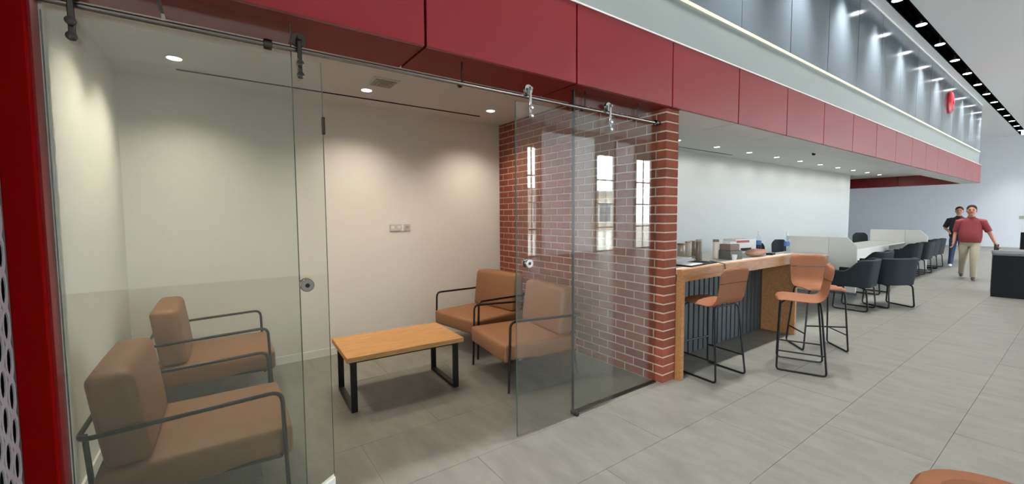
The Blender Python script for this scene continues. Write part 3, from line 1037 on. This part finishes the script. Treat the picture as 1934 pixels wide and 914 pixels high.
# ------------------------------------------------------------------ things on the counter
TZ = KZ
def jar(x, y, r, h, label, body, lid):
    t = thing('canister', label, 'canister', (x, y, TZ), 0, 'canisters on the bar counter')
    MB().lathe([(r * .92, 0), (r, .006), (r, h * .84), (r * .9, h * .88)], n=18).build('body', body, t, True)
    MB().lathe([(r * .97, h * .88), (r * 1.02, h * .89), (r * 1.02, h * .98), (r * .8, h)], n=18).build('lid', lid, t, True)
mat('canister_tan', lin(188, 176, 162), .3, metal=.3)
mat('canister_brown', lin(122, 110, 100), .35, metal=.2)
mat('canister_cream', lin(216, 208, 192), .35)
jar(4.72, 3.00, .048, .17, 'wide tan canister nearest the brick pillar', 'canister_tan', 'canister_brown')
jar(4.86, 2.99, .040, .19, 'slim cream canister, middle of the three by the pillar', 'canister_cream', 'canister_tan')
jar(4.99, 3.01, .044, .19, 'dark brown canister, right of the three by the pillar', 'canister_brown', 'canister_brown')
jar(4.54, 2.66, .035, .24, 'tall brown pepper-mill-like canister at the end of the papers', 'canister_brown', 'canister_tan')
jar(4.84, 2.62, .034, .23, 'tall cream canister standing alone mid counter', 'canister_cream', 'canister_brown')
pp = thing('paper_stack', 'stack of white papers beside the brick pillar on the counter', 'papers', (4.18, 2.78, TZ))
for k, (w_, d_, h_, a) in enumerate(((.44, .30, .014, 3), (.42, .29, .012, -4), (.40, .28, .010, 5))):
    o = MB().box(-w_ / 2, w_ / 2, -d_ / 2, d_ / 2, 0, h_).build('sheet_pile', mat('paper', lin(232, 232, 236), .7), pp)
    o.location = (0, 0, .015 * k); o.rotation_euler = (0, 0, radians(a))
fo = thing('folder', 'dark folder lying open in front of the papers', 'folder', (4.14, 2.47, TZ), radians(4))
MB().box(-.30, 0, -.12, .12, 0, .012, bevel=.002, seg=1).build('cover', 'desk_black', fo)
MB().box(0.004, .27, -.12, .12, 0, .010, bevel=.002, seg=1).build('cover', 'slat_back', fo)
MB().box(-.27, -.02, -.10, .09, .012, .018).build('page', 'paper', fo)
kb = thing('stacked_boxes', 'two small grey boxes stacked on the counter', 'boxes', (4.98, 2.53, TZ), radians(-8))
MB().box(-.11, .11, -.09, .09, 0, .10, bevel=.004).build('lower_box', mat('box_grey', lin(92, 94, 88), .6), kb)
MB().box(-.085, .085, -.07, .07, .101, .175, bevel=.004).build('upper_box', mat('box_brown', lin(124, 104, 94), .6), kb)
MB().box(-.06, .06, -.05, .05, .176, .205, bevel=.003).build('lid', 'paper', kb)
cu = thing('paper_cup', 'small white cup in front of the stacked grey boxes', 'cup', (4.86, 2.41, TZ))
MB().lathe([(.022, 0), (.030, .06), (.031, .062), (.027, .062), (.02, .006)], n=16).build('body', 'paper', cu, True)
MB().tube([(.028, 0, .05), (.045, 0, .045), (.045, 0, .025), (.025, 0, .018)], .004, .01).build('handle', 'paper', cu, True)
wx = thing('carton', 'white carton with a red stripe behind the tissue pack', 'carton', (5.86, 2.84, TZ), radians(-12))
MB().box(-.20, .20, -.10, .10, 0, .19, bevel=.003).build('body', 'white_plastic', wx)
MB().box(-.19, .06, -.1025, -.10, .145, .175).build('stripe', mat('stripe_red', lin(170, 50, 70), .5), wx)
MB().box(-.10, .10, -.103, -.10, .03, .07).build('opening', 'slat_back', wx)
ts = thing('tissue_pack', 'pinkish brown packet lying on the counter edge', 'packet', (5.52, 2.47, TZ + .001), radians(5))
me = cushion_mesh('packet', (-.17, .17, -.07, .07, .012, .08), .03, 'paper')
me.materials.clear(); me.materials.append(mat('packet_brown', lin(176, 132, 108), .6))
link('packet', me, ts)
MB().box(-.06, .06, -.02, .02, .078, .088, bevel=.003).build('flap', 'paper', ts)
ph = thing('phone', 'dark phone lying on the counter near its far end', 'phone', (5.86, 2.44, TZ), radians(10))
MB().box(-.075, .075, -.038, .038, 0, .022, bevel=.004).build('body', 'desk_black', ph)
MB().box(-.06, .06, -.032, .032, .022, .024).build('screen', 'gasket', ph)
cb = MB().tube([(4.50, 2.50, TZ + .006), (4.42, 2.36, TZ + .006), (4.36, KY0 - .008, TZ + .006), (4.37, KY0 - .008, TZ - .05), (4.41, KY0 - .008, TZ - .085)], .004, .02, 6).build('charging_cable', 'gasket', None, True)
tag(cb, 'thin black cable drooping over the front edge of the counter', 'cable')
glass_mat('bottle_plastic', (.90, .95, .98, 1), 1.25)
def bottle(x, y, label):
    t = thing('water_bottle', label, 'bottle', (x, y, TZ), 0, 'water bottles on the counter')
    MB().lathe([(.030, 0), (.034, .006), (.034, .075), (.031, .09), (.034, .105), (.034, .17), (.024, .215), (.013, .235), (.013, .25)], n=18).build('body', 'bottle_plastic', t, True)
    MB().lathe([(.0345, .10), (.0350, .105), (.0350, .155), (.0345, .16)], n=18).build('label_band', mat('label_blue', lin(78, 112, 176), .5), t, True)
    MB().lathe([(.015, .238), (.015, .288), (.012, .266)], n=14).build('cap', 'white_plastic', t, True)
bottle(6.15, 2.72, 'clear water bottle with blue band standing left of the office chair')
bottle(6.19, 2.38, 'clear water bottle with blue band at the far counter end')

# ------------------------------------------------------------------ people
def skin_mesh(verts, edges, sub=2):
    me = bpy.data.meshes.new('sk')
    me.from_pydata([v[:3] for v in verts], edges, [])
    o = bpy.data.objects.new('sk', me)
    C.objects.link(o)
    o.modifiers.new('skin', 'SKIN')
    sv = me.skin_vertices[0].data
    for i, v in enumerate(verts):
        r = v[3]
        sv[i].radius = r if isinstance(r, tuple) else (r, r)
        sv[i].use_root = (i == 0)
    s_ = o.modifiers.new('sub', 'SUBSURF'); s_.levels = sub; s_.render_levels = sub
    dg = bpy.context.evaluated_depsgraph_get()
    dg.update()
    out = bpy.data.meshes.new_from_object(o.evaluated_get(dg))
    bpy.data.objects.remove(o)
    bpy.data.meshes.remove(me)
    for p in out.polygons:
        p.use_smooth = True
    return out
def chain(*pts):
    return list(pts), [(i, i + 1) for i in range(len(pts) - 1)]
def merge(name, meshes, m):
    bm = bmesh.new()
    for q in meshes:
        bm.from_mesh(q); bpy.data.meshes.remove(q)
    me = bpy.data.meshes.new(name)
    bm.to_mesh(me); bm.free()
    me.materials.append(MATS[m])
    for p in me.polygons:
        p.use_smooth = True
    return me

def ell(c, r, n=16, k=10):
    mb = MB()
    prof = []
    rows = []
    for i in range(k + 1):
        a = -pi / 2 + pi * i / k
        rr = max(cos(a), .02)
        rows.append([(c[0] + r[0] * rr * cos(2 * pi * j / n), c[1] + r[1] * rr * sin(2 * pi * j / n), c[2] + r[2] * sin(a)) for j in range(n)])
    R = mb.grid(rows, closed_u=True)
    mb.bm.faces.new(R[0][::-1]); mb.bm.faces.new(R[-1])
    return mb.mesh('e', True)

def hand(wrist, direction, side):
    """palm and five curled fingers from the wrist, direction = unit vector down the arm, side = +1/-1 towards the thumb along local x"""
    d = Vector(direction).normalized()
    fwd = Vector((1, 0, 0)); fwd = (fwd - d * fwd.dot(d)).normalized()   # thumb / knuckle row direction
    inn = d.cross(fwd) * side
    w = Vector(wrist)
    out = []
    P = lambda a, b, c: w + d * a + fwd * b + inn * c
    out.append(skin_mesh(*chain((*P(-.02, 0, 0), .027), (*P(.035, 0, 0), (.018, .036)), (*P(.085, 0, 0), (.015, .037)))))
    for i, (b, l) in enumerate(((.030, .070), (.010, .078), (-.010, .072), (-.029, .056))):
        out.append(skin_mesh(*chain((*P(.075, b, 0), .0095), (*P(.085 + l * .45, b * 1.05, .008), .009), (*P(.085 + l * .80, b * 1.05, .028), .0085), (*P(.085 + l * .92, b, .048), .007)), sub=1))
    out.append(skin_mesh(*chain((*P(.02, .025, .002), .011), (*P(.05, .052, .012), .0105), (*P(.085, .060, .024), .009)), sub=1))
    return out

def person(label, x, y, rz, H, P, mats, belly=0.0):
    """local frame: faces +X, left hand at +Y. P: pose dict with joint positions for a 1.8 m figure"""
    t = thing('person', label, 'person', (x, y, 0), radians(rz))
    k = H / 1.8
    t.scale = (k, k, k)
    lh, rh = P['lhand'], P['rhand']; le, re_ = P['lelbow'], P['relbow']
    lk, rk, la, ra = P['lknee'], P['rknee'], P['lankle'], P['rankle']
    # body: one continuous skinned surface
    V = [(0, 0, .98, .09), (0, 0, 1.15, .09), (0, 0, 1.34, .10), (-.005, 0, 1.44, .06), (0, 0, 1.53, .052), (.015, 0, 1.60, .058), (.02, 0, 1.66, .07), (.015, 0, 1.72, .06),
         (0, .16, 1.40, .045), (*le, .042), (*lh, .029),
         (0, -.16, 1.40, .045), (*re_, .042), (*rh, .029),
         (0, .09, .90, .08), (*lk, .055), (*la, .040), (0, -.09, .90, .08), (*rk, .055), (*ra, .040)]
    E_ = [(0, 1), (1, 2), (2, 3), (3, 4), (4, 5), (5, 6), (6, 7), (3, 8), (8, 9), (9, 10), (3, 11), (11, 12), (12, 13), (0, 14), (14, 15), (15, 16), (0, 17), (17, 18), (18, 19)]
    ms = [skin_mesh(V, E_)]
    ms += hand(lh, Vector(lh) - Vector(le), -1)
    ms += hand(rh, Vector(rh) - Vector(re_), 1)
    # head, nose, chin, ears
    ms.append(ell((.02, 0, 1.675), (.098, .076, .118), 24, 16))
    ms.append(ell((.116, 0, 1.668), (.020, .015, .027), 10, 6))
    ms.append(ell((.075, 0, 1.588), (.034, .038, .028), 10, 6))
    for s_ in (-1, 1):
        ms.append(ell((.012, s_ * .080, 1.672), (.020, .012, .034), 10, 6))
    body = link('body', merge('body', ms, 'skin'), t)
    for s_ in (-1, 1):
        e = link('eye', ell((.103, s_ * .031, 1.69), (.010, .016, .008), 10, 6), t); e.data.materials.append(MATS['hair'])
        b_ = link('eyebrow', ell((.103, s_ * .033, 1.712), (.010, .022, .005), 10, 6), t); b_.data.materials.append(MATS['hair'])
    mo = link('mouth', ell((.100, 0, 1.628), (.012, .024, .006), 10, 6), t); mo.data.materials.append(mat('lips', lin(150, 88, 78), .5))
    hr = link('hair', ell((-.010, 0, 1.730), (.102, .089, .094), 20, 12), t); hr.data.materials.append(MATS[mats['hair']])
    # shirt: lofted torso with short sleeves
    def loft(levels, cap=True):
        mb = MB()
        R = mb.grid([[(cx + rx * cos(2 * pi * j_ / 24), ry * sin(2 * pi * j_ / 24), z) for j_ in range(24)] for z, rx, ry, cx in levels], closed_u=True)
        if cap:
            mb.bm.faces.new(R[0][::-1]); mb.bm.faces.new(R[-1])
        return mb
    mid = lambda a, b, f: tuple(a[i] + (b[i] - a[i]) * f for i in range(3))
    g = belly
    sh = loft([(.90, .128, .180, 0), (.94, .137 + g * .8, .190, .01), (1.05, .142 + g * 1.4, .196 + g * .5, .012), (1.15, .142 + g, .196 + g * .3, .01), (1.25, .136, .197, 0), (1.34, .126, .200, 0), (1.40, .114, .202, -.004), (1.44, .100, .185, -.006), (1.475, .084, .140, -.004), (1.505, .070, .085, 0), (1.53, .060, .062, 0)])
    for sgn, el_ in ((1, le), (-1, re_)):
        a0_ = (0, sgn * .12, 1.43); a1_ = (0, sgn * .19, 1.405); a2_ = mid((0, sgn * .19, 1.40), el_, .5); a3_ = mid((0, sgn * .19, 1.40), el_, .9)
        sh.tube([a0_, a1_, a2_, a3_], [.062, .082, .070, .062], n=14)
    sh.build('shirt', mats['shirt'], t, True)
    MB().tube([(.055, .045, 1.515), (.085, 0, 1.49), (.055, -.045, 1.515), (-.04, -.058, 1.54), (-.06, 0, 1.545), (-.04, .058, 1.54)], .013, .03, closed=True).build('collar', mats['shirt'], t, True)
    tz = loft([(.80, .08, .115, 0), (.86, .118, .172, 0), (.93, .124, .178, 0), (1.0, .118, .172, 0)])
    for sgn, kn, an in ((1, lk, la), (-1, rk, ra)):
        hp_ = (0, sgn * .088, .90)
        tz.tube([hp_, mid(hp_, kn, .25), mid(hp_, kn, .6), kn, mid(kn, an, .5), (an[0], an[1], an[2] - .01)], [.078, .092, .082, .070, .060, .056], n=16)
    tz.build('trousers', mats['trousers'], t, True)
    for a, pit in ((la, P.get('lpitch', 0)), (ra, P.get('rpitch', 0))):
        z0 = a[2] - .075
        SH = [(a[0] - .05, a[1], z0 + .045, (.040, .040)), (a[0] + .05, a[1], z0 + .042, (.044, .036)), (a[0] + .16, a[1], z0 + .03 + pit, (.040, .026)), (a[0] + .20, a[1], z0 + .028 + pit, (.026, .018))]
        link('shoe', merge('shoe', [skin_mesh(*chain(*SH))], mats['shoe']), t)
    return t
pose1 = dict(lelbow=(-.02, .31, 1.15), lhand=(.05, .40, .91), relbow=(-.06, -.25, 1.14), rhand=(.06, -.27, .90),
             lknee=(.20, .08, .53), lankle=(.22, .085, .09), rknee=(.02, -.10, .50), rankle=(-.24, -.11, .11), rpitch=-.0)
pm1 = person('man in a red polo shirt and khaki trousers walking toward the camera', 14.9, 1.76, 187, 1.79, pose1, dict(hair='hair', shirt='polo_red', trousers='khaki', shoe='shoe_brown'), .012)
pose2 = dict(lelbow=(.0, .27, 1.17), lhand=(.16, .22, 1.02), relbow=(-.05, -.29, 1.17), rhand=(.12, -.20, 1.08),
             lknee=(.10, .10, .52), lankle=(.02, .11, .085), rknee=(.10, -.10, .52), rankle=(.20, -.12, .085))
person('man in a black shirt and blue jeans walking behind the red polo man', 18.2, 2.40, 186, 1.79, pose2, dict(hair='hair', shirt='shirt_black', trousers='jeans', shoe='shoe_white'))
# phone held by the first man
M1 = Matrix.Translation((14.9, 1.76, 0)) @ Matrix.Rotation(radians(187), 4, 'Z') @ Matrix.Scale(1.79 / 1.8, 4)
hp = M1 @ Vector((.095, .425, .815))
hph = thing('phone', 'dark phone in the hand of the man in red', 'phone', hp, radians(187))
MB().box(-.012, .012, -.038, .038, -.07, .07, bevel=.004).build('body', 'desk_black', hph)
MB().box(.012, .0135, -.034, .034, -.062, .062).build('screen', 'gasket', hph)
